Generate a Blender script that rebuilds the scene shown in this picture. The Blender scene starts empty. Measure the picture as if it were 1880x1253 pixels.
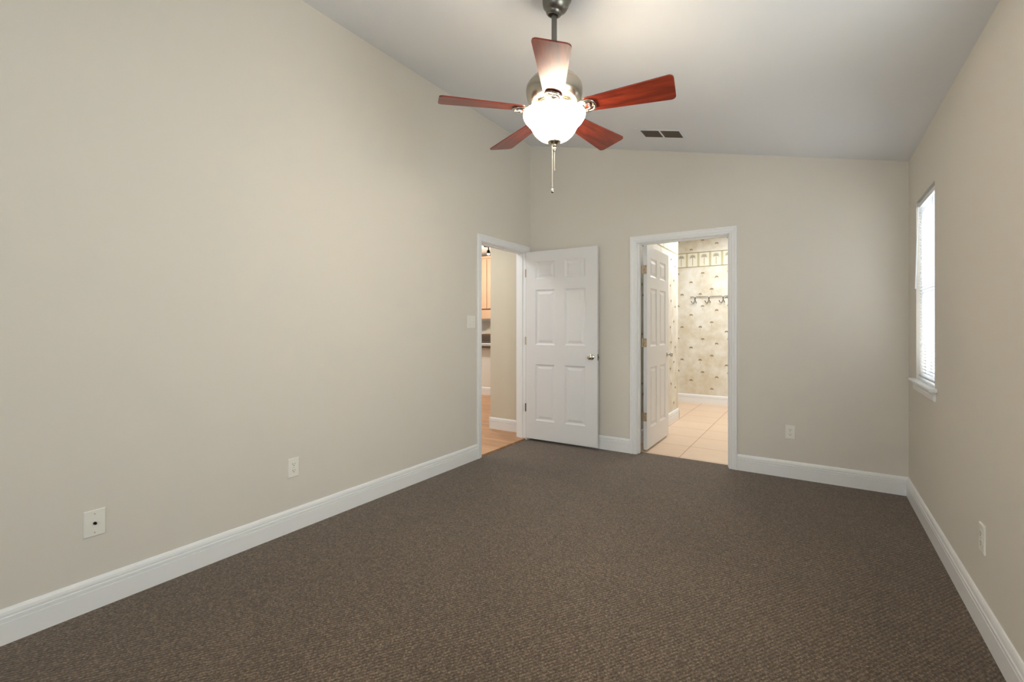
import bpy, bmesh, math, random
from mathutils import Vector, Matrix, Euler
random.seed(4)
S = bpy.context.scene
COL = S.collection

# ------------------------------------------------------------------ camera
cam_d = bpy.data.cameras.new('camera')
cam_d.sensor_width = 36.0
cam_d.lens = 848.3 / 1880 * 36
cam_d.shift_y = -(626.5 - 600.04) / 1880
cam_d.clip_start = 0.02
cam = bpy.data.objects.new('camera', cam_d)
COL.objects.link(cam)
cam.location = (0, 0, 1.265)
cam.rotation_euler = (math.radians(90), 0, 0.5806)
S.camera = cam

# ------------------------------------------------------------------ world, exposure, daylight
S.view_settings.view_transform = 'Standard'
S.view_settings.look = 'None'
S.view_settings.gamma = 1
S.view_settings.use_curve_mapping = False
S.view_settings.exposure = 0.40
W = bpy.data.worlds.new('sky')
S.world = W
W.use_nodes = True
bg = W.node_tree.nodes['Background']
bg.inputs[0].default_value = (0.93, 0.96, 1.0, 1)
bg.inputs[1].default_value = 0.9

def aim(x, y, z):
    return Vector((x, y, z)).to_track_quat('-Z', 'Y').to_euler()
def area(name, loc, rot, sx, sy, energy, col):
    d = bpy.data.lights.new(name, 'AREA')
    d.shape = 'RECTANGLE'; d.size = sx; d.size_y = sy; d.energy = energy; d.color = col
    o = bpy.data.objects.new(name, d); COL.objects.link(o)
    o.location = loc; o.rotation_euler = rot
    return o
R90 = math.radians(90)
# area lamps for daylight, each outside its own window; side and rear windows are added
area('daylight_behind_blind', (0.74, 3.905, 1.51), (0, R90, 0), 1.2, 0.58, 8.5, (0.97, 0.98, 1.0))
area('daylight_added_side_window', (1.0, 1.45, 1.45), aim(-1, 0.42, 0.26), 1.5, 1.4, 52, (0.99, 0.99, 1.0))
area('daylight_added_rear_window', (-0.6, -2.85, 1.2), aim(0.05, 1, 0.25), 2.2, 1.7, 51, (0.99, 0.985, 1.0))
# lamps for the neighbouring rooms; bathroom and hall entry ones are unseen additions
area('bathroom_skylight_fill', (-0.95, 6.85, 2.76), (0, 0, 0), 1.0, 1.0, 40, (0.95, 0.98, 1.0))  # unseen lamp added to imitate skylight over the bathroom
hl_d = bpy.data.lights.new('hall_ceiling_light', 'POINT')
hl_d.energy = 54; hl_d.color = (1.0, 0.96, 0.91); hl_d.shadow_soft_size = 0.12
hl = bpy.data.objects.new('hall_ceiling_light', hl_d); COL.objects.link(hl); hl.location = (-5.3, 6.1, 2.35)
area('hall_entry_fill', (-3.7, 3.5, 2.70), (0, 0, 0), 0.5, 0.5, 17, (0.93, 0.97, 1.0))  # fill added to brighten the hall wall end, no fixture here

# ------------------------------------------------------------------ materials
def lin(c):
    return tuple(((v/255)/12.92 if v/255 <= 0.04045 else ((v/255+0.055)/1.055)**2.4) for v in c) + (1,)
MATS = {}
def mat(name, col, rough=0.5, metal=0.0, bump=None, var=None, spec=0.5, trans=None):
    """bump=(scale,strength,distance)  var=(scale, amount)"""
    m = bpy.data.materials.new(name); m.use_nodes = True
    nt = m.node_tree; b = nt.nodes['Principled BSDF']
    b.inputs['Base Color'].default_value = lin(col)
    b.inputs['Roughness'].default_value = rough
    b.inputs['Metallic'].default_value = metal
    b.inputs['Specular IOR Level'].default_value = spec
    if bump or var:
        tc = nt.nodes.new('ShaderNodeTexCoord')
    if bump:
        n = nt.nodes.new('ShaderNodeTexNoise'); n.inputs['Scale'].default_value = bump[0]
        n.inputs['Detail'].default_value = 3
        nt.links.new(tc.outputs['Object'], n.inputs['Vector'])
        bp = nt.nodes.new('ShaderNodeBump'); bp.inputs['Strength'].default_value = bump[1]
        bp.inputs['Distance'].default_value = bump[2]
        nt.links.new(n.outputs['Fac'], bp.inputs['Height'])
        nt.links.new(bp.outputs['Normal'], b.inputs['Normal'])
    if var:
        n2 = nt.nodes.new('ShaderNodeTexNoise'); n2.inputs['Scale'].default_value = var[0]
        n2.inputs['Detail'].default_value = 4
        nt.links.new(tc.outputs['Object'], n2.inputs['Vector'])
        r = nt.nodes.new('ShaderNodeMapRange')
        r.inputs['To Min'].default_value = 1 - var[1]; r.inputs['To Max'].default_value = 1 + var[1]
        nt.links.new(n2.outputs['Fac'], r.inputs['Value'])
        mx = nt.nodes.new('ShaderNodeVectorMath'); mx.operation = 'SCALE'
        mx.inputs[0].default_value = lin(col)[:3]
        nt.links.new(r.outputs['Result'], mx.inputs['Scale'])
        nt.links.new(mx.outputs['Vector'], b.inputs['Base Color'])
    MATS[name] = m
    return m

M_wall = mat('beige_wall_paint', (223, 217, 207), 0.75, bump=(260, 0.10, 0.002), spec=0.3)
M_ceil = mat('white_ceiling_paint', (236, 237, 240), 0.9, bump=(300, 0.12, 0.002), spec=0.2)
M_trim = mat('white_trim_paint', (242, 242, 242), 0.35)
M_door = mat('white_door_paint', (232, 231, 231), 0.4, bump=(90, 0.05, 0.001))
M_plate = mat('white_cover_plastic', (241, 238, 229), 0.35)
M_slot = mat('dark_socket_slot', (60, 55, 48), 0.6)
M_nickel = mat('brushed_nickel', (186, 178, 164), 0.26, 1.0)
M_nickel_d = mat('brushed_nickel_rod', (128, 125, 119), 0.36, 1.0)
M_chrome = mat('polished_nickel_knob', (205, 200, 190), 0.12, 1.0)
M_brass = mat('satin_hinge_metal', (196, 176, 148), 0.35, 0.9)
M_black = mat('black_iron', (34, 28, 23), 0.75, 0.0, spec=0.2)
M_dark = mat('dark_void', (22, 20, 18), 0.9)
M_vinyl = mat('white_window_vinyl', (226, 228, 230), 0.35)
M_bathceil = mat('bathroom_ceiling_paint', (235, 233, 225), 0.8)
M_hallwall = mat('hall_wall_paint', (216, 209, 190), 0.75, bump=(260, 0.1, 0.002), spec=0.3)
M_kwall = mat('kitchen_wall_paint', (230, 227, 219), 0.7)
M_cab = mat('maple_cabinet', (208, 170, 138), 0.45, var=(6, 0.06))
M_vent_in = mat('vent_grille_brown', (98, 88, 78), 0.6)
M_counter = mat('dark_countertop', (78, 70, 62), 0.25)
M_paper = mat('paper', (228, 220, 212), 0.7)
M_brown = mat('brown_enamel', (92, 62, 38), 0.45)
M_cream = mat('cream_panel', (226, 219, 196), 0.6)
M_chain = mat('pull_chain_metal', (225, 222, 214), 0.3, 0.6)

def slat_mat():
    m = bpy.data.materials.new('blind_slat'); m.use_nodes = True
    nt = m.node_tree; nt.nodes.remove(nt.nodes['Principled BSDF'])
    out = nt.nodes['Material Output']
    d = nt.nodes.new('ShaderNodeBsdfDiffuse'); d.inputs[0].default_value = lin((238, 238, 242))
    t = nt.nodes.new('ShaderNodeBsdfTranslucent'); t.inputs[0].default_value = lin((235, 234, 240))
    x = nt.nodes.new('ShaderNodeMixShader'); x.inputs[0].default_value = 0.42
    nt.links.new(d.outputs[0], x.inputs[1]); nt.links.new(t.outputs[0], x.inputs[2])
    nt.links.new(x.outputs[0], out.inputs[0])
    return m
M_slat = slat_mat()

def glass_mat():
    m = bpy.data.materials.new('window_glass'); m.use_nodes = True
    nt = m.node_tree; nt.nodes.remove(nt.nodes['Principled BSDF'])
    out = nt.nodes['Material Output']
    t = nt.nodes.new('ShaderNodeBsdfTransparent'); t.inputs[0].default_value = (0.94, 0.97, 0.95, 1)
    g = nt.nodes.new('ShaderNodeBsdfGlossy'); g.inputs['Roughness'].default_value = 0.02
    x = nt.nodes.new('ShaderNodeMixShader'); x.inputs[0].default_value = 0.06
    nt.links.new(t.outputs[0], x.inputs[1]); nt.links.new(g.outputs[0], x.inputs[2])
    nt.links.new(x.outputs[0], out.inputs[0])
    return m
M_glass = glass_mat()

def bowl_mat():
    m = bpy.data.materials.new('lit_frosted_glass'); m.use_nodes = True
    nt = m.node_tree; b = nt.nodes['Principled BSDF']
    b.inputs['Base Color'].default_value = lin((238, 224, 190))
    b.inputs['Roughness'].default_value = 0.3
    b.inputs['Emission Color'].default_value = (1.0, 0.955, 0.90, 1)
    b.inputs['Emission Strength'].default_value = 29.0
    t = nt.nodes.new('ShaderNodeBsdfTranslucent'); t.inputs[0].default_value = lin((250, 242, 222))
    x = nt.nodes.new('ShaderNodeMixShader'); x.inputs[0].default_value = 0.35
    nt.links.new(b.outputs[0], x.inputs[1]); nt.links.new(t.outputs[0], x.inputs[2])
    nt.links.new(x.outputs[0], nt.nodes['Material Output'].inputs[0])
    return m
M_bowl = bowl_mat()

def emit_mat(name, col, s):
    m = bpy.data.materials.new(name); m.use_nodes = True
    b = m.node_tree.nodes['Principled BSDF']
    b.inputs['Base Color'].default_value = (0.9, 0.9, 0.9, 1)
    b.inputs['Emission Color'].default_value = col
    b.inputs['Emission Strength'].default_value = s
    return m
M_bulb = emit_mat('lit_bulb', (1, 0.86, 0.66, 1), 6)

def carpet_mat():
    m = bpy.data.materials.new('brown_loop_carpet'); m.use_nodes = True
    nt = m.node_tree; b = nt.nodes['Principled BSDF']; N = nt.nodes.new; L = nt.links.new
    b.inputs['Roughness'].default_value = 0.95
    b.inputs['Specular IOR Level'].default_value = 0.1
    b.inputs['Sheen Weight'].default_value = 0.25
    b.inputs['Sheen Roughness'].default_value = 0.5
    tc = N('ShaderNodeTexCoord')
    mp = N('ShaderNodeMapping'); mp.inputs['Rotation'].default_value = (0, 0, math.radians(-57))
    L(tc.outputs['Object'], mp.inputs['Vector'])
    mp2 = N('ShaderNodeMapping'); mp2.inputs['Scale'].default_value = (1, 1.25, 1)
    L(mp.outputs[0], mp2.inputs['Vector'])
    v = N('ShaderNodeTexVoronoi'); v.inputs['Scale'].default_value = 125; v.inputs['Randomness'].default_value = 0.8
    L(mp2.outputs[0], v.inputs['Vector'])
    wv = N('ShaderNodeTexWave'); wv.wave_type = 'BANDS'; wv.bands_direction = 'Y'
    wv.inputs['Scale'].default_value = 21; wv.inputs['Distortion'].default_value = 1.0
    wv.inputs['Detail'].default_value = 2; wv.inputs['Detail Scale'].default_value = 4
    L(mp.outputs[0], wv.inputs['Vector'])
    big = N('ShaderNodeTexNoise'); big.inputs['Scale'].default_value = 1.6; big.inputs['Detail'].default_value = 3
    L(tc.outputs['Object'], big.inputs['Vector'])
    ramp = N('ShaderNodeValToRGB')
    ramp.color_ramp.elements[0].position = 0.0; ramp.color_ramp.elements[0].color = lin((87, 71, 56))
    ramp.color_ramp.elements[1].position = 1.0; ramp.color_ramp.elements[1].color = lin((154, 131, 107))
    e = ramp.color_ramp.elements.new(0.5); e.color = lin((116, 97, 79))
    L(v.outputs['Color'], ramp.inputs['Fac'])
    d1 = N('ShaderNodeMapRange'); d1.inputs['From Min'].default_value = 0.0; d1.inputs['From Max'].default_value = 0.7
    d1.inputs['To Min'].default_value = 1.22; d1.inputs['To Max'].default_value = 0.55
    L(v.outputs['Distance'], d1.inputs['Value'])
    w1 = N('ShaderNodeMapRange'); w1.inputs['To Min'].default_value = 0.72; w1.inputs['To Max'].default_value = 1.16
    L(wv.outputs['Fac'], w1.inputs['Value'])
    b1 = N('ShaderNodeMapRange'); b1.inputs['From Min'].default_value = 0.3; b1.inputs['From Max'].default_value = 0.7
    b1.inputs['To Min'].default_value = 0.93; b1.inputs['To Max'].default_value = 1.07
    L(big.outputs['Fac'], b1.inputs['Value'])
    m1 = N('ShaderNodeMath'); m1.operation = 'MULTIPLY'; L(d1.outputs[0], m1.inputs[0]); L(w1.outputs[0], m1.inputs[1])
    m2 = N('ShaderNodeMath'); m2.operation = 'MULTIPLY'; L(m1.outputs[0], m2.inputs[0]); L(b1.outputs[0], m2.inputs[1])
    sc = N('ShaderNodeVectorMath'); sc.operation = 'SCALE'
    L(ramp.outputs['Color'], sc.inputs[0]); L(m2.outputs[0], sc.inputs['Scale'])
    L(sc.outputs['Vector'], b.inputs['Base Color'])
    bp = N('ShaderNodeBump'); bp.inputs['Strength'].default_value = 0.5; bp.inputs['Distance'].default_value = 0.004
    L(m1.outputs[0], bp.inputs['Height']); L(bp.outputs['Normal'], b.inputs['Normal'])
    return m
M_carpet = carpet_mat()

def wood_mat(name, dark, light, scale, stretch, rough, spec=0.5):
    """grain runs along object X"""
    m = bpy.data.materials.new(name); m.use_nodes = True
    nt = m.node_tree; b = nt.nodes['Principled BSDF']; N = nt.nodes.new; L = nt.links.new
    b.inputs['Roughness'].default_value = rough
    b.inputs['Specular IOR Level'].default_value = spec
    tc = N('ShaderNodeTexCoord'); mp = N('ShaderNodeMapping'); mp.inputs['Scale'].default_value = (stretch, 1, 1)
    L(tc.outputs['Object'], mp.inputs['Vector'])
    n = N('ShaderNodeTexNoise'); n.inputs['Scale'].default_value = scale; n.inputs['Detail'].default_value = 6
    n.inputs['Distortion'].default_value = 0.8
    L(mp.outputs[0], n.inputs['Vector'])
    r = N('ShaderNodeValToRGB')
    r.color_ramp.elements[0].position = 0.36; r.color_ramp.elements[0].color = lin(dark)
    r.color_ramp.elements[1].position = 0.62; r.color_ramp.elements[1].color = lin(light)
    L(n.outputs['Fac'], r.inputs['Fac']); L(r.outputs['Color'], b.inputs['Base Color'])
    return m
M_blade = wood_mat('cherry_blade_wood', (92, 28, 16), (138, 50, 28), 34, 0.12, 0.33)

def plank_mat():
    m = bpy.data.materials.new('oak_plank_floor'); m.use_nodes = True
    nt = m.node_tree; b = nt.nodes['Principled BSDF']; N = nt.nodes.new; L = nt.links.new
    b.inputs['Roughness'].default_value = 0.38
    tc = N('ShaderNodeTexCoord')
    br = N('ShaderNodeTexBrick')
    br.inputs['Scale'].default_value = 1.0; br.inputs['Brick Width'].default_value = 0.9
    br.inputs['Row Height'].default_value = 0.07; br.inputs['Mortar Size'].default_value = 0.0012
    br.inputs['Color1'].default_value = lin((206, 160, 118)); br.inputs['Color2'].default_value = lin((182, 134, 94))
    br.inputs['Mortar'].default_value = lin((110, 66, 38))
    L(tc.outputs['Object'], br.inputs['Vector'])
    mp = N('ShaderNodeMapping'); mp.inputs['Scale'].default_value = (0.1, 1, 1)
    L(tc.outputs['Object'], mp.inputs['Vector'])
    n = N('ShaderNodeTexNoise'); n.inputs['Scale'].default_value = 60; n.inputs['Detail'].default_value = 5
    L(mp.outputs[0], n.inputs['Vector'])
    mr = N('ShaderNodeMapRange'); mr.inputs['To Min'].default_value = 0.7; mr.inputs['To Max'].default_value = 1.25
    L(n.outputs['Fac'], mr.inputs['Value'])
    sc = N('ShaderNodeVectorMath'); sc.operation = 'SCALE'
    L(br.outputs['Color'], sc.inputs[0]); L(mr.outputs[0], sc.inputs['Scale'])
    L(sc.outputs['Vector'], b.inputs['Base Color'])
    return m
M_plank = plank_mat()

def tile_mat():
    m = bpy.data.materials.new('peach_floor_tile'); m.use_nodes = True
    nt = m.node_tree; b = nt.nodes['Principled BSDF']; N = nt.nodes.new; L = nt.links.new
    b.inputs['Roughness'].default_value = 0.35
    tc = N('ShaderNodeTexCoord')
    mp = N('ShaderNodeMapping'); mp.inputs['Location'].default_value = (1.10 + 0.455 * 8, -5.10 + 0.455 * 12, 0)
    L(tc.outputs['Object'], mp.inputs['Vector'])
    br = N('ShaderNodeTexBrick'); br.offset = 0.0
    br.inputs['Scale'].default_value = 1.0; br.inputs['Brick Width'].default_value = 0.455
    br.inputs['Row Height'].default_value = 0.455; br.inputs['Mortar Size'].default_value = 0.0035
    br.inputs['Color1'].default_value = lin((232, 206, 180)); br.inputs['Color2'].default_value = lin((227, 199, 172))
    br.inputs['Mortar'].default_value = lin((170, 122, 88))
    L(mp.outputs[0], br.inputs['Vector'])
    mp2 = N('ShaderNodeMapping'); mp2.inputs['Scale'].default_value = (0.3, 1.6, 1)
    L(tc.outputs['Object'], mp2.inputs['Vector'])
    n = N('ShaderNodeTexNoise'); n.inputs['Scale'].default_value = 22; n.inputs['Detail'].default_value = 5
    L(mp2.outputs[0], n.inputs['Vector'])
    mr = N('ShaderNodeMapRange'); mr.inputs['To Min'].default_value = 0.9; mr.inputs['To Max'].default_value = 1.08
    L(n.outputs['Fac'], mr.inputs['Value'])
    sc = N('ShaderNodeVectorMath'); sc.operation = 'SCALE'
    L(br.outputs['Color'], sc.inputs[0]); L(mr.outputs[0], sc.inputs['Scale'])
    L(sc.outputs['Vector'], b.inputs['Base Color'])
    return m
M_tile = tile_mat()

def paper_mat():
    m = bpy.data.materials.new('mottled_cream_wallpaper'); m.use_nodes = True
    nt = m.node_tree; b = nt.nodes['Principled BSDF']; N = nt.nodes.new; L = nt.links.new
    b.inputs['Roughness'].default_value = 0.6
    tc = N('ShaderNodeTexCoord')
    n = N('ShaderNodeTexNoise'); n.inputs['Scale'].default_value = 4.5; n.inputs['Detail'].default_value = 8
    n.inputs['Roughness'].default_value = 0.65
    L(tc.outputs['Object'], n.inputs['Vector'])
    r = N('ShaderNodeValToRGB')
    r.color_ramp.elements[0].position = 0.36; r.color_ramp.elements[0].color = lin((212, 201, 178))
    r.color_ramp.elements[1].position = 0.62; r.color_ramp.elements[1].color = lin((230, 227, 217))
    L(n.outputs['Fac'], r.inputs['Fac']); L(r.outputs['Color'], b.inputs['Base Color'])
    return m
M_paperwall = paper_mat()
M_motif = mat('palm_motif_print', (142, 118, 78), 0.7)
M_trunk = mat('palm_trunk_print', (184, 172, 142), 0.7)
M_border_line = mat('border_line_print', (158, 146, 104), 0.7)
M_border_bar = mat('border_bar_print', (196, 188, 154), 0.7)
M_border_fill = mat('border_panel_print', (232, 228, 210), 0.7)
M_palm_dark = mat('border_palm_print', (120, 110, 84), 0.7)

# ------------------------------------------------------------------ mesh helpers
class MB:
    def __init__(s):
        s.v = []; s.f = []; s.m = []; s.mats = []
    def mi(s, mt):
        if mt not in s.mats: s.mats.append(mt)
        return s.mats.index(mt)
    def add(s, vs, fs, mt):
        b = len(s.v); i = s.mi(mt)
        s.v += [tuple(p) for p in vs]
        for f in fs:
            s.f.append([b + k for k in f]); s.m.append(i)
        return s
    def box(s, x0, x1, y0, y1, z0, z1, mt):
        vs = [(x, y, z) for z in (z0, z1) for y in (y0, y1) for x in (x0, x1)]
        return s.add(vs, [(0, 2, 3, 1), (4, 5, 7, 6), (0, 1, 5, 4), (2, 6, 7, 3), (0, 4, 6, 2), (1, 3, 7, 5)], mt)
    def prism(s, poly, d, mt, cap=True):
        """poly: list of 3D pts, d: extrusion vector"""
        n = len(poly); d = Vector(d)
        vs = [Vector(p) for p in poly] + [Vector(p) + d for p in poly]
        fs = [(i, (i+1) % n, n + (i+1) % n, n + i) for i in range(n)]
        if cap: fs += [tuple(range(n))[::-1], tuple(range(n, 2*n))]
        return s.add(vs, fs, mt)
    def lathe(s, prof, mt, seg=48, c=(0, 0, 0), closed=False):
        n = len(prof); vs = []; fs = []
        for k in range(seg):
            a = 2*math.pi*k/seg
            for r, z in prof: vs.append((c[0] + r*math.cos(a), c[1] + r*math.sin(a), c[2] + z))
        m = n if closed else n-1
        for k in range(seg):
            q = (k+1) % seg
            for i in range(m):
                j = (i+1) % n
                fs.append((k*n+i, q*n+i, q*n+j, k*n+j))
        return s.add(vs, fs, mt)
    def tube(s, path, r, mt, seg=10, closed=False, flat=1.0):
        path = [Vector(p) for p in path]; n = len(path); vs = []; fs = []
        up = Vector((0, 0, 1))
        for i, p in enumerate(path):
            if closed: t = path[(i+1) % n] - path[i-1]
            else: t = path[min(i+1, n-1)] - path[max(i-1, 0)]
            t.normalize()
            u = up if abs(t.dot(up)) < 0.95 else Vector((1, 0, 0))
            a = t.cross(u).normalized(); b = a.cross(t).normalized()
            for k in range(seg):
                w = 2*math.pi*k/seg
                vs.append(p + a*r*math.cos(w) + b*r*flat*math.sin(w))
        for i in range(n if closed else n-1):
            j = (i+1) % n
            for k in range(seg):
                q = (k+1) % seg
                fs.append((i*seg+k, i*seg+q, j*seg+q, j*seg+k))
        if not closed:
            fs += [tuple(range(seg))[::-1], tuple(range((n-1)*seg, n*seg))]
        return s.add(vs, fs, mt)
    def sphere(s, c, r, mt, sx=1, sy=1, sz=1, nu=16, nv=10):
        prof = []
        vs = []; fs = []
        for j in range(nv+1):
            ph = math.pi*j/nv
            for k in range(nu):
                a = 2*math.pi*k/nu
                vs.append((c[0]+sx*r*math.sin(ph)*math.cos(a), c[1]+sy*r*math.sin(ph)*math.sin(a), c[2]+sz*r*math.cos(ph)))
        for j in range(nv):
            for k in range(nu):
                q = (k+1) % nu
                fs.append((j*nu+k, (j+1)*nu+k, (j+1)*nu+q, j*nu+q))
        return s.add(vs, fs, mt)
    def build(s, name, parent=None, smooth=False, bevel=0, matrix=None):
        me = bpy.data.meshes.new(name)
        me.from_pydata(s.v, [], s.f)
        for mt in s.mats: me.materials.append(mt)
        for i, p in enumerate(me.polygons): p.material_index = s.m[i]
        bm = bmesh.new(); bm.from_mesh(me)
        bmesh.ops.remove_doubles(bm, verts=bm.verts, dist=1e-5)
        bmesh.ops.recalc_face_normals(bm, faces=bm.faces)
        bm.to_mesh(me); bm.free()
        if smooth:
            for p in me.polygons: p.use_smooth = True
            try: me.set_sharp_from_angle(angle=math.radians(smooth if smooth is not True else 40))
            except Exception: pass
        o = bpy.data.objects.new(name, me); COL.objects.link(o)
        if bevel:
            bv = o.modifiers.new('bevel', 'BEVEL'); bv.width = bevel; bv.segments = 2; bv.limit_method = 'ANGLE'
        if parent: o.parent = parent
        if matrix is not None: o.matrix_local = matrix
        return o

def tag(o, label=None, cat=None, group=None, kind=None):
    if label: o['label'] = label
    if cat: o['category'] = cat
    if group: o['group'] = group
    if kind: o['kind'] = kind
    return o
def empty(name, loc=(0, 0, 0), rz=0):
    o = bpy.data.objects.new(name, None); COL.objects.link(o)
    o.location = loc; o.rotation_euler = (0, 0, rz); o.empty_display_size = 0.1
    return o
def struct(o, label, cat):
    return tag(o, label, cat, kind='structure')

# ------------------------------------------------------------------ room dimensions
XL, XR, YB, YR = -2.706, 0.584, 4.508, -2.4
ZL, ZR = 3.322, 2.499
K = (ZL - ZR) / (XR - XL)
zc = lambda x: ZL - K*(x - XL)
WT = 0.12
D1a, D1b, DH = 3.583, 4.405, 2.09          # bedroom doorway in the left wall
D2a, D2b = -1.475, -0.645                   # bathroom doorway in the back wall
W1a, W1b, W1z0, W1z1 = 3.61, 4.20, 0.905, 2.12

# floor
b = MB(); b.box(XL, XR, YR, 4.612, -0.05, 0, M_carpet)
struct(b.build('floor'), 'brown loop carpet covering the bedroom floor', 'floor')
# ceiling (single slope, high on the left)
b = MB()
b.prism([(XL-WT, YR-WT, zc(XL-WT)), (XR+WT, YR-WT, zc(XR+WT)), (XR+WT, YR-WT, zc(XR+WT)+0.1), (XL-WT, YR-WT, zc(XL-WT)+0.1)],
        (0, YB-YR+2*WT, 0), M_ceil)
struct(b.build('ceiling'), 'sloping smooth white bedroom ceiling', 'ceiling')

# walls: left with doorway
b = MB()
b.box(XL-WT, XL, YR-WT, D1a-0.02, -0.05, ZL, M_wall)
b.box(XL-WT, XL, D1b+0.02, YB+WT, -0.05, ZL, M_wall)
b.box(XL-WT, XL, D1a-0.02, D1b+0.02, DH+0.02, ZL, M_wall)
struct(b.build('wall_left'), 'tall beige painted wall on the left with the open doorway', 'wall')
# back wall with doorway, sloped top
b = MB()
def bp(x0, x1, z0):
    b.prism([(x0, YB, z0), (x1, YB, z0), (x1, YB, zc(x1)), (x0, YB, zc(x0))], (0, WT, 0), M_wall)
bp(XL, D2a-0.02, -0.05); bp(D2b+0.02, XR+WT, -0.05); bp(D2a-0.02, D2b+0.02, DH+0.02)
struct(b.build('wall_back'), 'beige wall facing the camera with the bathroom doorway', 'wall')
# right wall with two windows (second one unseen beside the camera, added for daylight)
W2a, W2b, W2z0, W2z1 = 1.02, 2.12, 0.905, 2.12
b = MB()
def rw(y0, y1, z0, z1): b.box(XR, XR+WT, y0, y1, z0, z1, M_wall)
rw(YR-WT, W2a, -0.05, ZR); rw(W2a, W2b, -0.05, W2z0); rw(W2a, W2b, W2z1, ZR)
rw(W2b, W1a, -0.05, ZR); rw(W1a, W1b, -0.05, W1z0); rw(W1a, W1b, W1z1, ZR); rw(W1b, YB, -0.05, ZR)
struct(b.build('wall_right'), 'low beige wall on the right holding the narrow blind-covered window', 'wall')
# rear wall behind the camera with an unseen window added for daylight
W3a, W3b, W3z0, W3z1 = -1.55, 0.35, 0.60, 2.15
b = MB()
def re(x0, x1, z0, z1=None):
    t0 = zc(x0) if z1 is None else z1; t1 = zc(x1) if z1 is None else z1
    b.prism([(x0, YR-WT, z0), (x1, YR-WT, z0), (x1, YR-WT, t1), (x0, YR-WT, t0)], (0, WT, 0), M_wall)
re(XL, W3a, -0.05); re(W3b, XR, -0.05); re(W3a, W3b, -0.05, W3z0); re(W3a, W3b, W3z1)
struct(b.build('wall_rear'), 'beige wall behind the camera', 'wall')

# baseboards
PROF = [(0, 0), (.015, 0), (.015, .085), (.0095, .0875), (.0095, .0905), (.0150, .0925), (.0150, .104), (.0090, .1065),
        (.0090, .1095), (.0125, .112), (.0125, .118), (.0105, .128), (.006, .137), (0, .14)]
def base(name, p0, p1, nrm, mt=None, label='', z=0.0, own=True):
    n = Vector(nrm)
    bb = MB(); bb.prism([Vector(p0) + n*t + Vector((0, 0, zz + z)) for t, zz in PROF], Vector(p1)-Vector(p0), mt or M_trim)
    return struct(bb.build(name), label, 'baseboard')
base('baseboard_left', (XL, YR, 0), (XL, D1a-0.063, 0), (1, 0, 0), label='white moulded baseboard along the tall left wall')
base('baseboard_back', (D2b+0.063, YB, 0), (XR, YB, 0), (0, -1, 0), label='white moulded baseboard right of the bathroom doorway')
base('baseboard_back_left', (XL, YB, 0), (D2a-0.063, YB, 0), (0, -1, 0), label='short white baseboard between the open door and bathroom doorway')
base('baseboard_right', (XR, YR, 0), (XR, YB, 0), (-1, 0, 0), label='white moulded baseboard along the right wall below the window')
base('baseboard_rear', (XL, YR, 0), (XR, YR, 0), (0, 1, 0), label='white baseboard behind the camera')

# door casings + jambs
CAS = [(0, 0), (0, .008), (.004, .011), (.018, .013), (.020, .0105), (.023, .0135), (.042, .016), (.046, .019), (.060, .019), (.063, .016), (.063, 0)]
def casing(bb, P, s0, s1, h, mt):
    for i in range(len(CAS)):
        w0, t0 = CAS[i]; w1, t1 = CAS[(i+1) % len(CAS)]
        def row(w, t): return [P(s0-w, t, 0), P(s0-w, t, h+w), P(s1+w, t, h+w), P(s1+w, t, 0)]
        A, B = row(w0, t0), row(w1, t1)
        bb.add(A + B, [(k, k+1, 5+k, 4+k) for k in range(3)], mt)
    for e in (0, 3):
        s = -1 if e == 0 else 1; q = s0 if e == 0 else s1
        bb.add([P(q+s*w, t, 0) for w, t in CAS], [tuple(range(len(CAS)))], mt)
def doorway(name, P, s0, s1, label, stop_t, far=True):
    """P(s,t,z): t>0 towards the bedroom, wall occupies -WT..0"""
    bb = MB()
    casing(bb, P, s0-0.005, s1+0.005, DH+0.005, M_trim)
    if far:
        P2 = lambda s, t, z: P(s, -WT-t, z)
        casing(bb, P2, s0-0.005, s1+0.005, DH+0.005, M_trim)
    def bx(sa, sb, ta, tb, za, zb):
        p = [P(sa, ta, za), P(sb, ta, za), P(sb, tb, za), P(sa, tb, za)]
        bb.prism(p, (0, 0, zb-za), M_trim)
    bx(s0-0.02, s0, -WT, 0.0, 0, DH+0.02); bx(s1, s1+0.02, -WT, 0.0, 0, DH+0.02); bx(s0, s1, -WT, 0.0, DH, DH+0.02)
    # door stops
    a, c = stop_t
    bx(s0, s0+0.011, a, c, 0, DH); bx(s1-0.011, s1, a, c, 0, DH); bx(s0+0.011, s1-0.011, a, c, DH-0.011, DH)
    return struct(bb.build(name), label, 'door frame')
PL = lambda s, t, z: Vector((XL + t, s, z))
PB = lambda s, t, z: Vector((s, YB - t, z))
tr1 = doorway('trim_1', PL, D1a, D1b, 'white door frame around the doorway in the left wall', (-0.085, -0.040))
tr2 = doorway('trim_2', PB, D2a, D2b, 'white door frame around the bathroom doorway', (-0.078, -0.035))
# strike plate on the near jamb of the left doorway
b = MB(); b.box(XL-0.036, XL-0.006, D1a, D1a+0.0025, 0.92, 0.984, M_nickel_d)
tag(b.build('strike_plate', tr1), 'dark metal strike plate')

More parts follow.
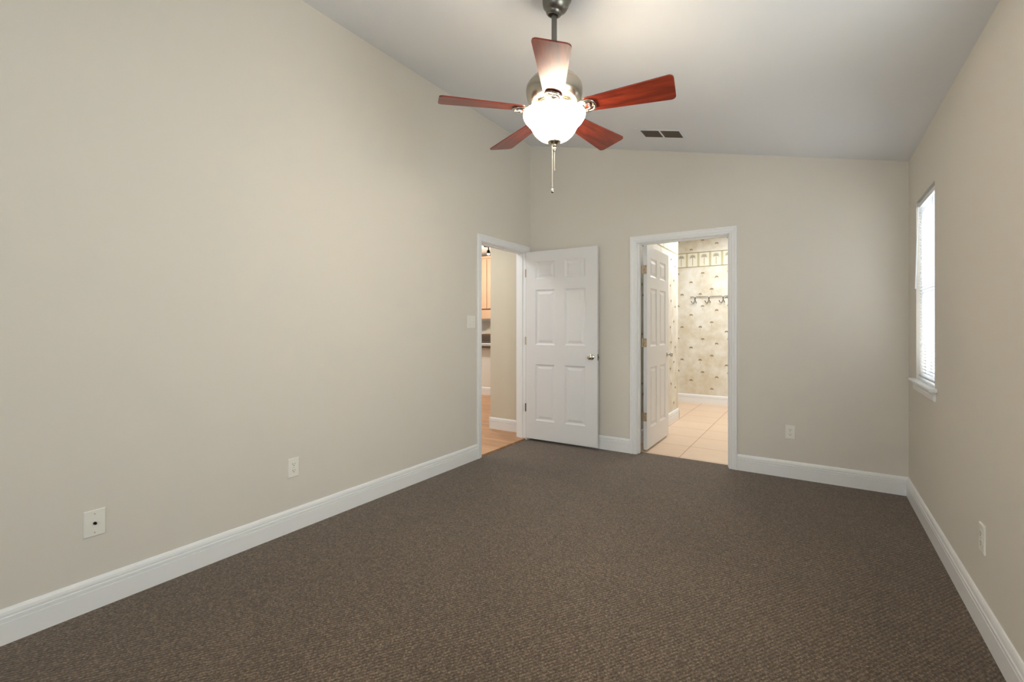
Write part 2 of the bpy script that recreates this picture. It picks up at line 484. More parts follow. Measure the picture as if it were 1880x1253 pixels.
# ------------------------------------------------------------------ six-panel doors
def door_leaf(name, w, h, th=0.035):
    """local: hinge edge at x=0, leaf along +x, front face at y=0, back at y=th, z from 0"""
    xs = [0.145*w, 0.425*w, 0.565*w, 0.845*w]
    rows = [(0.055, 0.148), (0.205, 0.497), (0.60, 0.90)]
    zs = [(h*(1-q), h*(1-p)) for p, q in rows]
    bb = MB()
    gx = [0, xs[0], xs[1], xs[2], xs[3], w]
    gz = sorted({0, h} | {v for r in zs for v in r})
    panels = [(a, c, z0, z1) for (a, c) in ((xs[0], xs[1]), (xs[2], xs[3])) for (z0, z1) in zs]
    for side in (0, 1):
        Y = (lambda d: d) if side == 0 else (lambda d: th - d)
        for i in range(5):
            for j in range(len(gz)-1):
                x0, x1, z0, z1 = gx[i], gx[i+1], gz[j], gz[j+1]
                if any(abs(x0-p[0]) < 1e-6 and abs(z0-p[2]) < 1e-6 for p in panels): continue
                bb.add([(x0, Y(0), z0), (x1, Y(0), z0), (x1, Y(0), z1), (x0, Y(0), z1)], [(0, 1, 2, 3)], M_door)
        for x0, x1, z0, z1 in panels:
            rings = [(0, 0), (.004, .003), (.012, .0075), (.018, .009), (.026, .009), (.048, .003), (.052, .0025)]
            vs = []
            for o, d in rings:
                vs += [(x0+o, Y(d), z0+o), (x1-o, Y(d), z0+o), (x1-o, Y(d), z1-o), (x0+o, Y(d), z1-o)]
            fs = []
            for r in range(len(rings)-1):
                for k in range(4):
                    q = (k+1) % 4
                    fs.append((4*r+k, 4*r+q, 4*r+4+q, 4*r+4+k))
            n = 4*(len(rings)-1)
            fs.append((n, n+1, n+2, n+3))
            bb.add(vs, fs, M_door)
    # edges
    for j in range(len(gz)-1):
        for X in (0, w):
            bb.add([(X, 0, gz[j]), (X, th, gz[j]), (X, th, gz[j+1]), (X, 0, gz[j+1])], [(0, 1, 2, 3)], M_door)
    for i in range(5):
        for Z in (0, h):
            bb.add([(gx[i], 0, Z), (gx[i+1], 0, Z), (gx[i+1], th, Z), (gx[i], th, Z)], [(0, 1, 2, 3)], M_door)
    return bb.build(name)
def knob(parent, x, z, face, th=0.035, up=1):
    """face=-1: on the front (y<0), +1: on the back"""
    prof = [(0, 0), (.031, 0), (.031, .003), (.028, .006), (.014, .009), (.011, .014), (.011, .030), (.016, .034),
            (.024, .040), (.027, .048), (.026, .056), (.019, .062), (0, .064)]
    bb = MB(); bb.lathe(prof, M_chrome, 32)
    o = bb.build('door_knob', parent, smooth=50)
    if face < 0: o.matrix_local = Matrix.Translation((x, 0, z)) @ Matrix.Rotation(R90, 4, 'X')
    else: o.matrix_local = Matrix.Translation((x, th, z)) @ Matrix.Rotation(-R90, 4, 'X')
    return tag(o, 'shiny round metal knob')
def hinge(parent, z, xk, yk, leafbox, mt, label):
    bb = MB()
    for q in range(5):
        bb.lathe([(0, q*.0178+.0006), (.0058, q*.0178+.0006), (.0058, q*.0178+.0172), (0, q*.0178+.0172)], mt, 12, (xk, yk, z))
    x0, x1, y0, y1 = leafbox
    bb.box(x0, x1, y0, y1, z, z+.089, mt)
    # screw heads
    if y1 - y0 > x1 - x0:
        for q, dy in ((.012, .3), (.044, .7), (.077, .3)):
            bb.box(x0-.0006, x1, y0+(y1-y0)*dy-.003, y0+(y1-y0)*dy+.003, z+q-.003, z+q+.003, M_slot)
    return tag(bb.build('hinge', parent, smooth=40), label)

# bedroom door, standing open against the back wall
LW1, LH1 = 0.835, 2.062
d1 = door_leaf('door_1', LW1, LH1)
d1.location = (-2.690, 4.383, 0.028)
d1.rotation_euler = (0, 0, math.atan2(4.412-4.383, LW1))
struct(d1, 'white six-panel door standing open against the back wall', 'door')
knob(d1, LW1-0.062, 0.925, -1)
b = MB(); b.box(LW1, LW1+0.0015, 0.005, 0.030, 0.89, 0.955, M_nickel_d); b.box(LW1, LW1+0.011, 0.011, 0.024, 0.913, 0.932, M_nickel_d)
tag(b.build('latch', d1), 'dark metal latch in the door edge')
for z in (1.785, 1.035, 0.295):
    hinge(d1, z, -0.004, -0.003, (0.0, 0.004, -0.0012, 0.030), M_brass if z > .5 else M_nickel_d, 'small metal hinge')

# bathroom door, open into the bathroom
LW2 = 0.815
d2 = door_leaf('door_2', LW2, LH1)
# local +x -> world +y ; front face (y=0) faces world +x
d2.location = (-1.416, 4.638, 0.022)
d2.rotation_euler = (0, 0, R90)
struct(d2, 'white six-panel door swung into the bathroom', 'door')
knob(d2, LW2-0.06, 0.925, -1)
knob(d2, LW2-0.06, 0.925, 1)
for z in (1.775, 1.035, 0.285):
    hinge(d2, z, -0.006, 0.044, (-0.0014, 0.0, 0.003, 0.034), M_brass, 'pale brass-toned hinge with three screws')

# ------------------------------------------------------------------ window 1 (right wall)
xg = XR + 0.075
b = MB()
def fr(x0, x1, y0, y1, z0, z1, w, mt=M_vinyl):
    b.box(x0, x1, y0, y0+w, z0, z1, mt); b.box(x0, x1, y1-w, y1, z0, z1, mt)
    b.box(x0, x1, y0+w, y1-w, z0, z0+w, mt); b.box(x0, x1, y0+w, y1-w, z1-w, z1, mt)
fr(XR+0.05, XR+WT, W1a, W1b, W1z0+.003, W1z1, 0.03)
w1 = struct(b.build('window_1'), 'narrow white window in the right wall behind lowered blinds', 'window')
zm = 1.51
for z0, z1, xo in ((W1z0+.03, zm+.02, 0.0), (zm-.02, W1z1-.03, 0.022)):
    b = MB(); fr(xg+xo, xg+xo+0.02, W1a+.03, W1b-.03, z0, z1, 0.035); b.build('sash', w1)
    b = MB(); b.box(xg+xo+.008, xg+xo+.012, W1a+.065, W1b-.065, z0+.035, z1-.035, M_glass)
    p = b.build('pane', w1)
# stool and apron
b = MB()
b.prism([(XR-0.030, 3.545, .885), (XR-0.036, 3.545, .890), (XR-0.036, 3.545, .900), (XR-0.030, 3.545, .905), (XR+.0, 3.545, .905), (XR+.0, 3.545, .885)], (0, 4.262-3.545, 0), M_trim)
b.box(XR, XR+0.05, W1a, W1b, .885, .908, M_trim)
b.build('window_stool', w1)
b = MB()
b.prism([(XR, 3.575, .828), (XR-.008, 3.575, .828), (XR-.013, 3.575, .835), (XR-.013, 3.575, .858), (XR-.009, 3.575, .862), (XR-.016, 3.575, .872), (XR-.016, 3.575, .885), (XR, 3.575, .885)], (0, 4.235-3.575, 0), M_trim)
b.build('window_apron', w1)
for nm, args, lab in (('window_2_added', (XR+0.05, XR+WT, W2a, W2b, W2z0, W2z1), 'unseen white framed window beside the camera, added for daylight'),):
    b = MB(); fr(*args, 0.04); b.box(XR+.06, XR+.09, (W2a+W2b)/2-.02, (W2a+W2b)/2+.02, W2z0+.04, W2z1-.04, M_vinyl)
    o = struct(b.build(nm), lab, 'window')
    b = MB(); b.box(XR+.072, XR+.076, W2a+.04, W2b-.04, W2z0+.04, W2z1-.04, M_glass); b.build('pane', o)
b = MB()
for x0, x1 in ((W3a, W3a+.04), (W3b-.04, W3b), ((W3a+W3b)/2-.02, (W3a+W3b)/2+.02)):
    b.box(x0, x1, YR-WT, YR-.05, W3z0, W3z1, M_vinyl)
b.box(W3a, W3b, YR-WT, YR-.05, W3z0, W3z0+.04, M_vinyl); b.box(W3a, W3b, YR-WT, YR-.05, W3z1-.04, W3z1, M_vinyl)
o = struct(b.build('window_3_added'), 'unseen white framed window behind the camera, added for daylight', 'window')
b = MB(); b.box(W3a+.04, W3b-.04, YR-.082, YR-.078, W3z0+.04, W3z1-.04, M_glass); b.build('pane', o)

# mini blind
bl = tag(empty('window_blind', (XR+0.022, (W1a+W1b)/2, 0.925)), 'white horizontal mini blind lowered over the narrow window', 'blind')
hy = (W1b-W1a)/2 - 0.008
b = MB(); b.box(-.014, .014, -hy, hy, 1.152, 1.180, M_vinyl); b.build('headrail', bl, bevel=.002)
b = MB(); zz = .024; n = 0
while zz < 1.146:
    a = math.radians(52); prof = []
    for q in range(5):
        u = -.0125 + .025*q/4; cr = .0018*(1-(u/.0125)**2)
        prof.append((u*math.cos(a) - cr*math.sin(a), u*math.sin(a) + cr*math.cos(a)))
    vs = [(-px, yy, zz+pz) for yy in (-hy, hy) for px, pz in prof]
    b.add(vs, [(k, k+1, 6+k, 5+k) for k in range(4)], M_slat)
    zz += .0205; n += 1
b.build('slats', bl, smooth=60)
b = MB(); b.box(-.011, .011, -hy, hy, 0, .012, M_vinyl); b.build('bottom_rail', bl, bevel=.002)
b = MB()
for yy in (-hy*.6, hy*.6):
    for xx in (-.0125, .0125): b.tube([(xx, yy, .006), (xx, yy, 1.16)], .0007, M_vinyl, 5)
b.build('ladder_cord', bl)
b = MB(); b.tube([(-.018, hy-.035, 1.155), (-.030, hy-.018, .60)], .004, M_vinyl, 8); tag(b.build('tilt_wand', bl), 'clear white tilt wand hanging at the far side')

# ------------------------------------------------------------------ wall plates
def rot_for(face):   # local -Y faces the room
    return {'back': 0, 'left': R90, 'right': -R90}[face]
def plate_mesh(bb, w, h, d=.006):
    r = .003
    bb.add([(-w/2, 0, 0), (w/2, 0, 0), (w/2, 0, h), (-w/2, 0, h), (-w/2, -d*.5, 0), (w/2, -d*.5, 0), (w/2, -d*.5, h), (-w/2, -d*.5, h),
            (-w/2+r, -d, r), (w/2-r, -d, r), (w/2-r, -d, h-r), (-w/2+r, -d, h-r)],
           [(3, 2, 1, 0), (0, 1, 5, 4), (1, 2, 6, 5), (2, 3, 7, 6), (3, 0, 4, 7), (4, 5, 9, 8), (5, 6, 10, 9), (6, 7, 11, 10), (7, 4, 8, 11), (8, 9, 10, 11)], M_plate)
def screw(parent, x, z, dy=-.006):
    bb = MB(); bb.lathe([(0, 0), (.0026, 0), (.0023, .0010), (0, .0012)], M_brass, 10)
    o = bb.build('screw', parent); o.matrix_local = Matrix.Translation((x, dy, z)) @ Matrix.Rotation(R90, 4, 'X')
def outlet(loc, face, label, w=.072, h=.117):
    r = tag(empty('wall_outlet', loc, rot_for(face)), label, 'outlet')
    bb = MB(); plate_mesh(bb, w, h); bb.build('cover_plate', r)
    for cz in (h/2+.0195, h/2-.0195):
        bb = MB(); poly = []
        for k in range(24):
            a = 2*math.pi*k/24
            poly.append((max(-.0150, min(.0150, .0172*math.cos(a))), -.006, cz + max(-.0135, min(.0135, .0172*math.sin(a)))))
        bb.prism(poly, (0, -.0015, 0), M_plate)
        yy = -.0078
        bb.box(-.0082, -.0058, yy, -.0074, cz-.001, cz+.008, M_slot)
        bb.box(.0058, .0080, yy, -.0074, cz, cz+.0075, M_slot)
        bb.prism([(.0028*math.cos(2*math.pi*k/10), yy, cz-.0068+.0028*math.sin(2*math.pi*k/10)) for k in range(10)], (0, .0004, 0), M_slot)
        bb.build('socket', r)
    screw(r, 0, h/2)
    return r
outlet((XL, 1.652, .333), 'left', 'white double wall outlet low on the tall left wall')
outlet((-.174, YB, .323), 'back', 'white double wall outlet right of the bathroom doorway')
outlet((XR, 2.681, .325), 'right', 'white double wall outlet low on the right wall below the window')

r = tag(empty('cable_wall_plate', (XL, .706, .325), R90), 'off-white cable socket plate at far left above the baseboard', 'wall plate')
b = MB(); plate_mesh(b, .076, .117); b.build('cover_plate', r)
b = MB(); b.lathe([(0, 0), (.0062, 0), (.0062, .004), (.0046, .0042), (.0048, .013), (.003, .013), (.003, .010), (0, .010)], M_black, 14)
o = b.build('coaxial_connector', r, smooth=40); o.matrix_local = Matrix.Translation((0, -.006, .0585)) @ Matrix.Rotation(R90, 4, 'X')
tag(o, 'dark threaded connector')
screw(r, 0, .0585+.0415); screw(r, 0, .0585-.0415)

r = tag(empty('light_switch', (XL, 3.425, 1.252), R90), 'white double light switch beside the left doorway', 'light switch')
b = MB(); plate_mesh(b, .116, .117); b.build('cover_plate', r)
for x in (-.023, .023):
    b = MB(); b.box(x-.006, x+.006, -.0075, -.006, .0465, .0705, M_plate)
    b.prism([(x-.0035, -.0075, .053), (x+.0035, -.0075, .053), (x+.0035, -.0075, .063), (x-.0035, -.0075, .063)], (0, -.009, .004), M_plate)
    b.build('toggle', r)
    screw(r, x, .0585+.030); screw(r, x, .0585-.030)

# ------------------------------------------------------------------ ceiling vent
ang = math.atan(K)
vent = tag(empty('ceiling_vent', (-1.099, 4.018, zc(-1.099))), 'white framed air vent with two dark grilles in the ceiling', 'vent')
vent.rotation_euler = (0, ang, 0)
b = MB()
L_, Wd = .203, .122; l_, w_ = .167, .082
def ring(bb, x0, x1, y0, y1, X0, X1, Y0, Y1, z0, z1, mt):
    bb.box(x0, X0, y0, y1, z0, z1, mt); bb.box(X1, x1, y0, y1, z0, z1, mt)
    bb.box(X0, X1, y0, Y0, z0, z1, mt); bb.box(X0, X1, Y1, y1, z0, z1, mt)
ring(b, -L_, L_, -Wd, Wd, -l_, l_, -w_, w_, -.005, 0, M_ceil)
b.box(-.008, .008, -w_, w_, -.005, 0, M_ceil)
b.build('frame', vent, bevel=.0015)
for x0, x1 in ((-l_, -.008), (.008, l_)):
    b = MB(); b.box(x0, x1, -w_, w_, -.0008, -.0002, M_dark)
    yy = -w_ + .008
    while yy < w_ - .004:
        b.add([(x0, yy-.004, -.001), (x1, yy-.004, -.001), (x1, yy+.003, -.0048), (x0, yy+.003, -.0048)], [(0, 1, 2, 3)], M_vent_in)
        yy += .0105
    tag(b.build('grille', vent), 'dark slatted grille half')

# ------------------------------------------------------------------ ceiling fan
FX, FY = -1.0945, 2.0542
fan = tag(empty('ceiling_fan', (FX, FY, 0)), 'five-blade ceiling fan with cherry blades and lit glass bowl', 'ceiling fan')
n_up = Vector((math.sin(ang), 0, math.cos(ang)))
# canopy: base on the ceiling, axis along the ceiling normal
zf = zc(FX)
ball = Vector((0, 0, zf - 0.068))
tt = None
# distance from ball to ceiling along the normal
dist = ((zf) - ball.z) * math.cos(ang)
cbase = ball + n_up*dist
prof = [(0, .0), (.074, .0), (.074, .010), (.071, .014), (.069, .022), (.066, .040), (.058, .060), (.046, .070), (.043, .072), (.041, .076), (.038, .083), (.031, .089), (.024, .089), (.022, .080), (0, .078)]
b = MB(); b.lathe([(r_, -z_) for r_, z_ in prof], M_nickel_d, 48)
b.add([(.021*math.cos(2*math.pi*k/24), .021*math.sin(2*math.pi*k/24), -.0885) for k in range(24)], [tuple(range(24))], M_dark)
b.build('canopy', fan, smooth=35, matrix=Matrix.Translation(cbase) @ Matrix.Rotation(ang, 4, 'Y'))
b = MB(); b.lathe([(0, 2.50), (.0135, 2.50), (.0135, zf-.075), (0, zf-.075)], M_nickel_d, 24); b.build('downrod', fan, smooth=40)
b = MB(); b.lathe([(0, 2.545), (.022, 2.545), (.024, 2.530), (.035, 2.524), (.062, 2.520), (.092, 2.512), (.118, 2.497), (.131, 2.480), (.1345, 2.474), (.1345, 2.471), (.138, 2.468),
             (.141, 2.450), (.140, 2.428), (.134, 2.405), (.122, 2.388), (.110, 2.381), (.106, 2.380), (.104, 2.384), (0, 2.384)], M_nickel, 64)
b.build('motor_housing', fan, smooth=30)
b = MB(); b.lathe([(0, 2.383), (.088, 2.383), (.092, 2.378), (.092, 2.366), (.084, 2.360), (.060, 2.358), (.056, 2.354), (.056, 2.342), (.0, 2.342)], M_nickel, 48)
b.build('flywheel', fan, smooth=30)
b = MB(); b.lathe([(0, 2.341), (.066, 2.341), (.070, 2.337), (.070, 2.322), (.060, 2.314), (.012, 2.312), (.006, 2.30), (.006, 2.20), (0, 2.20)], M_nickel, 48)
b.build('light_fitter', fan, smooth=30)

BZ = 2.3475; R0 = 0.57; WTIP = .154; PITCH = -.2325
def blade_mesh():
    out = []
    def arc(cx, cy, r, a0, a1, n=6):
        return [(cx + r*math.cos(math.radians(a0+(a1-a0)*k/n)), cy + r*math.sin(math.radians(a0+(a1-a0)*k/n))) for k in range(n+1)]
    hr, ht, r0, r1 = .048, WTIP/2+.002, .155, R0+.004
    out += arc(r0+.02, -hr+.02, .02, 180, 268)
    out += arc(r1-.022, -ht+.022, .022, -90, 0)
    out += arc(r1-.022, ht-.022, .022, 0, 90)
    out += arc(r0+.02, hr-.02, .02, 92, 180)
    m = MB(); m.prism([(x, y, -.003) for x, y in out], (0, 0, .006), M_blade)
    return m
def iron_mesh():
    m = MB()
    def cr(pts, n=8):
        res = []
        P = [pts[0]] + pts + [pts[-1]]
        for i in range(1, len(P)-2):
            p0, p1, p2, p3 = map(Vector, P[i-1:i+3])
            for k in range(n):
                t = k/n
                res.append(.5*((2*p1) + (p2-p0)*t + (2*p0-5*p1+4*p2-p3)*t*t + (-p0+3*p1-3*p2+p3)*t**3))
        res.append(Vector(pts[-1])); return res
    for s in (1, -1):
        # outer strand: from hub, pinched neck, opening to a broad oval that closes beyond
        m.tube(cr([(.070, s*.020, .018), (.092, s*.016, .010), (.108, s*.012, .0), (.128, s*.020, -.006), (.152, s*.036, -.008),
                   (.178, s*.037, -.008), (.200, s*.026, -.008), (.209, 0, -.008)]), .0064, M_nickel, 8)
        # inner scroll curling back to the neck
        m.tube(cr([(.112, s*.002, -.002), (.136, s*.010, -.007), (.156, s*.022, -.009), (.172, s*.021, -.009), (.183, s*.010, -.009),
                   (.181, 0, -.009)]), .0048, M_nickel, 8)
    # webs under the blade with screws
    m.prism([(.196, -.022, -.010), (.208, -.012, -.010), (.211, 0, -.010), (.208, .012, -.010), (.196, .022, -.010), (.190, 0, -.010)], (0, 0, .006), M_nickel)
    for x, y in ((.200, 0), (.165, .030), (.165, -.030)):
        m.sphere((x, y, -.0135), .005, M_brass, sz=.6, nu=10, nv=6)
    m.box(.066, .100, -.022, .022, .012, .017, M_nickel)
    return m
bm_ = None
for k in range(5):
    a = 3.926 - k*2*math.pi/5
    # tilt about the radial axis
    M_ = Matrix.Translation((0, 0, BZ)) @ Matrix.Rotation(a, 4, 'Z') @ Matrix.Rotation(PITCH, 4, 'X')
    if k == 0:
        o = blade_mesh().build('fan_blade', fan, matrix=M_); o2 = iron_mesh().build('blade_bracket', fan, smooth=50, matrix=M_)
        bm_ = (o, o2)
        tag(o, 'dark cherry wood blade'); tag(o2, 'scrolled nickel blade bracket')
    else:
        for src in bm_:
            c = src.copy(); COL.objects.link(c); c.parent = fan; c.matrix_local = M_

bprof = [(.163, 2.331), (.160, 2.333), (.156, 2.331)]
outer = [(.1655, 2.327), (.1635, 2.316), (.155, 2.301), (.142, 2.287), (.129, 2.274), (.120, 2.260), (.111, 2.243), (.098, 2.227), (.080, 2.212), (.058, 2.201), (.034, 2.195), (.010, 2.193)]
inner = [(r_-.004, z_+.004) for r_, z_ in outer][::-1]
inner[0] = (.010, 2.197)
b = MB(); b.lathe([(r_*.94, z_) for r_, z_ in outer + inner + [(.156, 2.331), (.160, 2.333), (.164, 2.331)]], M_bowl, 64, closed=True)
bowl = b.build('glass_bowl', fan, smooth=60)
tag(bowl, 'lit cream frosted glass bowl')
b = MB(); b.lathe([(0, 2.200), (.012, 2.198), (.034, 2.193), (.033, 2.188), (.022, 2.180), (.013, 2.176), (.011, 2.171), (.013, 2.168), (.0085, 2.164), (.0105, 2.158), (.0105, 2.150), (.006, 2.144), (0, 2.143)], M_nickel, 32)
b.build('finial', bowl, smooth=40)
# bulbs inside the bowl, open to the ceiling above
for k in range(3):
    a = math.radians(40 + 120*k)
    p = (.078*math.cos(a), .078*math.sin(a), 2.272)
    b = MB(); b.sphere(p, .018, M_bulb, sz=1.3, nu=16, nv=10); b.lathe([(.010, .02), (.010, .042), (0, .042)], M_nickel, 16, p)
    b.build('bulb', fan, smooth=60)
    d = bpy.data.lights.new('fan_bulb_light', 'POINT'); d.energy = 1.2; d.color = (1.0, .92, .82); d.shadow_soft_size = .02
    o = bpy.data.objects.new('fan_bulb_light', d); COL.objects.link(o); o.parent = fan; o.location = (p[0], p[1], p[2] + .048)
rt = Vector((math.cos(.5806), math.sin(.5806), 0))
def chain(off, z0, z1, fob, label):
    bb = MB(); p = rt*off[0] + Vector((math.sin(-.5806), math.cos(.5806), 0))*off[1]
    z = z0
    while z > z1:
        bb.sphere((p.x, p.y, z), .0016, M_chain, nu=6, nv=4); z -= .0042
    bb.tube([(p.x, p.y, z0), (p.x, p.y, z1)], .0006, M_chain, 5)
    o = bb.build('pull_chain', fan, smooth=60); tag(o, label)
    bb = MB()
    if fob: bb.lathe([(0, .010), (.004, .009), (.010, .004), (.0115, -.002), (.009, -.009), (.004, -.0125), (0, -.013)], M_chrome, 20, (p.x, p.y, z1-.008))
    else: bb.lathe([(0, .006), (.003, .005), (.003, -.006), (0, -.007)], M_chain, 12, (p.x, p.y, z1))
    bb.build('chain_fob', o, smooth=50)
chain((-.0105, -.012), 2.186, 1.952, True, 'long pull chain with a round silver fob')
chain((.0015, 0), 2.146, 2.055, False, 'short pull chain')

# ------------------------------------------------------------------ hallway and kitchen seen through the left doorway
HZ = .016; HC = 2.72
b = MB(); b.box(-7.2, XL-.006, 2.4, 8.0, -.05, HZ, M_plank)
struct(b.build('floor_hall'), 'orange oak plank floor beyond the left doorway', 'floor')
b = MB(); b.box(-7.2, XL-WT, 2.4, 8.0, HC, HC+.1, M_bathceil)
struct(b.build('ceiling_hall'), 'white ceiling of the hallway and kitchen', 'ceiling')
b = MB(); b.box(-3.335, XL-WT, 4.602, 4.722, -.05, HC, M_hallwall)
struct(b.build('wall_hall'), 'beige hallway wall end seen through the left doorway', 'wall')
bb = MB()
bb.prism([Vector((-3.35, 4.602, HZ)) + Vector((0, -t, z)) for t, z in PROF], (-(XL-WT+.0)*-1 + 3.35, 0, 0), M_trim)
bb.prism([Vector((-3.335, 4.587, HZ)) + Vector((-t, 0, z)) for t, z in PROF], (0, .135, 0), M_trim)
struct(bb.build('baseboard_hall'), 'white baseboard on the hallway wall end', 'baseboard')
b = MB(); b.box(-7.3, -7.2, 2.3, 8.1, -.05, HC+.1, M_kwall); struct(b.build('wall_kitchen_left'), 'far left kitchen wall', 'wall')
b = MB(); b.box(-7.2, XL-WT, 2.3, 2.4, -.05, HC+.1, M_kwall); struct(b.build('wall_hall_front'), 'near hallway wall', 'wall')
b = MB(); b.box(-7.2, XL, 7.66, 7.78, -.05, HC+.1, M_kwall); struct(b.build('wall_kitchen_back'), 'cream kitchen wall behind the cabinets', 'wall')
# half wall carrying the counter
b = MB(); b.box(-6.2, -3.6, 6.82, 6.92, HZ, .875, M_kwall)
hw = tag(b.build('half_wall'), 'pale half wall under the kitchen counter beyond the hallway', 'half wall')
base('baseboard_kitchen', (-6.2, 6.82, 0), (-3.6, 6.82, 0), (0, -1, 0), label='white baseboard on the kitchen half wall', z=HZ)
b = MB(); b.box(-6.25, -3.6, 6.74, 7.655, .877, .915, M_counter)
tag(b.build('countertop', bevel=.004), 'dark edged kitchen countertop on the half wall', 'countertop')
t = tag(empty('paper_stack', (-5.08, 6.95, .916)), 'white papers lying on the dark kitchen counter', 'papers')
b = MB()
for i in range(5):
    dx = random.uniform(-.02, .02); b.box(-.2+dx, .2+dx, -.13, .13, i*.007, i*.007+.006, M_paper if i != 2 else M_counter)
b.build('sheets', t)
t = tag(empty('countertop_appliance', (-5.42, 7.36, .916)), 'dark brown box-shaped appliance on the kitchen counter', 'appliance')
b = MB(); b.box(-.42, .42, -.14, .14, 0, .20, M_brown); b.build('body', t, bevel=.01)
b = MB(); b.box(-.38, .38, -.146, -.14, .03, .16, M_counter); b.build('front_panel', t)
b = MB(); b.tube([(-.30, -.165, .05), (.30, -.165, .05)], .008, M_nickel, 8)
for x in (-.28, .28): b.tube([(x, -.14, .05), (x, -.165, .05)], .005, M_nickel, 8)
b.build('handle', t)
# sloped cream panel under the cabinets
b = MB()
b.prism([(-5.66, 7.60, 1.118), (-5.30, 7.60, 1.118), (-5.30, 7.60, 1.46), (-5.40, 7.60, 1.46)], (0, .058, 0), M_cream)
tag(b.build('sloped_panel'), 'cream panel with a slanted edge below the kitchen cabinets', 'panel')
# upper cabinet
uc = tag(empty('upper_cabinet', (-5.4, 7.5, 1.42)), 'light maple upper kitchen cabinet seen past the door frame', 'cabinet')
b = MB(); b.box(-.75, .75, -.15, .155, .19, 1.19, M_cab); b.box(-.77, .77, -.175, .155, 1.19, 1.235, M_cab); b.build('body', uc, bevel=.003)
b = MB(); b.box(-.75, .75, -.165, -.15, 0, .175, M_cab); b.build('valance', uc, bevel=.002)
for x in (-.74, .01):
    b = MB(); b.box(x, x+.73, -.170, -.151, .20, 1.17, M_cab); dd = b.build('door', uc, bevel=.003)
    b = MB(); b.box(x+.07, x+.66, -.173, -.1702, .27, 1.10, M_cab); b.build('door_panel', dd, bevel=.002)
# track lamp
tl = tag(empty('track_lamp', (-4.475, 6.0, HC)), 'black angled track lamp hanging from the kitchen ceiling', 'ceiling lamp')
b = MB(); b.lathe([(0, 0), (.04, 0), (.04, -.015), (0, -.015)], M_black, 20); b.build('mount', tl)
b = MB(); b.tube([(0, 0, -.01), (0, 0, -.158), (.005, .0, -.160), (.072, 0, -.170), (.085, 0, -.178), (.092, 0, -.24)], .009, M_black, 8); b.build('arm', tl, smooth=50)
b = MB(); b.lathe([(0, 0), (.018, 0), (.026, -.03), (.030, -.055), (.026, -.055), (0, -.04)], M_black, 20, (.085, 0, -.225)); b.build('lamp_head', tl, smooth=50)
b = MB(); b.sphere((.085, 0, -.285), .022, M_bulb); b.build('bulb', tl, smooth=60)

# ------------------------------------------------------------------ bathroom
BX, BY, SX = -1.585, 8.095, 6.60
BC = 2.80
b = MB(); b.box(-2.9, 0.9, 4.612, BY+.1, -.05, 0.0, M_tile)
struct(b.build('floor_bathroom'), 'peach ceramic tile bathroom floor', 'floor')
b = MB(); b.box(-2.9, .9, YB+WT, BY+.1, BC, BC+.1, M_bathceil)
struct(b.build('ceiling_bathroom'), 'white bathroom ceiling', 'ceiling')

def star(bb, O, U, x, z, r, n, mt, squash=.75, droop=0, w=.22):
    """fronds: thin leaf quads around a centre on a wall; O + U*x, z up"""
    for k in range(n):
        a = math.pi*(k/(n-1))*1.24 - .12*math.pi if n > 1 else 0
        ca, sa = math.cos(a), math.sin(a)*squash
        tip = (x + r*ca, z + r*sa - droop*r*abs(ca))
        mid = (x + .5*r*ca, z + .5*r*sa + .10*r)
        nx, nz = -sa, ca
        q = [(x, z), (mid[0]+nx*r*w*.5, mid[1]+nz*r*w*.5), tip, (mid[0]-nx*r*w*.5, mid[1]-nz*r*w*.5)]
        bb.add([O + U*px + Vector((0, 0, pz)) for px, pz in q], [(0, 1, 2, 3)], mt)
def rect(bb, O, U, x0, x1, z0, z1, mt):
    bb.add([O+U*x0+Vector((0, 0, z0)), O+U*x1+Vector((0, 0, z0)), O+U*x1+Vector((0, 0, z1)), O+U*x0+Vector((0, 0, z1))], [(0, 1, 2, 3)], mt)
MOT = [(-1.945, 1.606, 1), (-1.877, 1.252, 0), (-1.732, 1.456, 0), (-1.588, 1.255, 1), (-1.551, 1.600, 1), (-1.411, 1.331, 1), (-1.336, 1.528, 0), (-1.190, 1.180, 0)]
def motifs(bb, O, U, s0, s1, shift=0.0):
    for rep in range(-4, 5):
        for (x, z, tr) in MOT:
            xx = x + rep*.79 + shift
            if not (s0+.02 < xx < s1-.02): continue
            for j in range(-3, 4):
                z_ = z + j*.545
                if z_ < .17 or z_ > BC-.06 or 2.19 < z_ < 2.52: continue
                star(bb, O, U, xx, z_, .034, 7, M_motif, squash=.8, droop=.18, w=.26)
                if tr: rect(bb, O, U, xx-.0022, xx+.0022, z_-.062, z_, M_trunk)
def border(bb, O, U, s0, s1, first, step=.1815):
    O1 = O
    e = -U.cross(Vector((0, 0, 1)))  # small lift towards room handled by caller
    rect(bb, O, U, s0, s1, 2.262, 2.492, M_border_fill)
    lift = Vector(O) * 0
    O2 = O + LIFT
    rect(bb, O2, U, s0, s1, 2.487, 2.499, M_border_line); rect(bb, O2, U, s0, s1, 2.253, 2.265, M_border_line)
    x = first
    while x - step > s0: x -= step
    while x < s1:
        if x-.017 > s0: rect(bb, O2, U, x-.017, min(x+.017, s1), 2.265, 2.487, M_border_bar)
        c = x + step/2
        if c+.05 < s1:
            star(bb, O2, U, c, 2.420, .060, 9, M_palm_dark, squash=.95, droop=.05, w=.13)
            rect(bb, O2, U, c-.0035, c+.0035, 2.283, 2.420, M_border_line)
        x += step
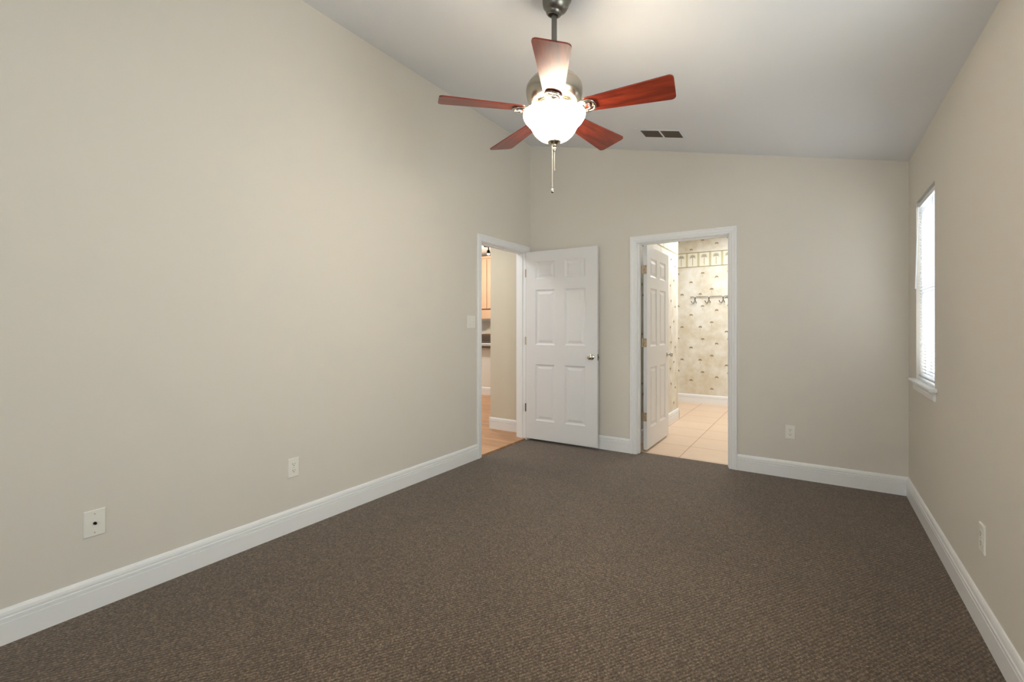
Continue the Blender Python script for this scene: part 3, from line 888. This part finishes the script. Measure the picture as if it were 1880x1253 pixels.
# back wall of the bathroom with printed wallpaper
b = MB(); b.box(-2.9, .9, BY, BY+.1, -.05, BC, M_paperwall)
O = Vector((0, BY-.0012, 0)); U = Vector((1, 0, 0)); LIFT = Vector((0, -.001, 0))
motifs(b, O, U, -2.6, .8); border(b, O, U, -2.9, .9, -1.7985)
struct(b.build('wall_bathroom_back'), 'bathroom wall papered with tiny palm trees below a palm border', 'wall')
# side wall stub behind the open door
b = MB(); b.box(BX-.12, BX, YB+WT, SX, -.05, BC, M_paperwall)
O = Vector((BX+.0012, 0, 0)); U = Vector((0, 1, 0)); LIFT = Vector((.001, 0, 0))
motifs(b, O, U, 4.7, SX, shift=7.78); border(b, O, U, YB+WT, SX, 6.422)
struct(b.build('wall_bathroom_left'), 'papered bathroom wall behind the open white door', 'wall')
b = MB(); b.box(-2.9, -2.8, SX-.0, BY, -.05, BC, M_paperwall); struct(b.build('wall_bathroom_alcove'), 'papered wall of the bathroom alcove', 'wall')
b = MB(); b.box(-2.8, BX-.12, SX-.12, SX, -.05, BC, M_paperwall); struct(b.build('wall_bathroom_alcove_front'), 'front wall of the bathroom alcove', 'wall')
b = MB(); b.box(.9, 1.0, YB+WT, BY+.1, -.05, BC, M_paperwall); struct(b.build('wall_bathroom_right'), 'right bathroom wall', 'wall')
base('baseboard_bathroom_back', (-2.8, BY, 0), (.9, BY, 0), (0, -1, 0), label='white baseboard below the palm wallpaper')
bb = MB()
bb.prism([Vector((BX, YB+WT+.02, 0)) + Vector((t, 0, z)) for t, z in PROF], (0, SX-(YB+WT+.02)+.015, 0), M_trim)
bb.prism([Vector((BX+.015, SX, 0)) + Vector((0, t, z)) for t, z in PROF], (-.15, 0, 0), M_trim)
struct(bb.build('baseboard_bathroom_left'), 'white baseboard wrapping the corner behind the bathroom door', 'baseboard')

# hook rail
hr = tag(empty('hook_rail', (-1.45, BY, 1.757)), 'black wrought iron hook rail on the palm wallpaper', 'hook rail')
yo = -.022
hx = [-.216, 0, .213]
ends = [-.29] + [None] + [.29]
b = MB()
pts = []
def P(x, z): return (x, yo, z)
pts = [P(-.29, 0)]
for x in hx:
    pts += [P(x-.035, 0), P(x-.015, -.004), P(x-.004, -.018), P(x, -.03)]
    b.tube(pts, .0042, M_black, 8); pts = [P(x, -.03), P(x+.004, -.018), P(x+.015, -.004), P(x+.035, 0)]
pts.append(P(.29, 0)); b.tube(pts, .0042, M_black, 8)
for x in (-.27, .27): b.tube([(x, yo, 0), (x, 0, 0)], .004, M_black, 8)
b.build('rail', hr, smooth=50)
for x in hx:
    b = MB(); b.tube([P(x, -.022), P(x, -.045), P(x-.008, -.075), P(x-.022, -.105), P(x-.034, -.108), (x-.046, yo-.01, -.095), (x-.056, yo-.02, -.072)], .0045, M_black, 8)
    b.tube([P(x, -.045), P(x+.010, -.070), (x+.022, yo-.015, -.088), (x+.026, yo-.03, -.105), (x+.024, yo-.04, -.085)], .0045, M_black, 8)
    b.sphere((x-.056, yo-.02, -.070), .006, M_black, nu=8, nv=6)
    b.tube([P(x, -.03), (x, 0, -.03)], .004, M_black, 8)
    b.build('hook', hr, smooth=50)
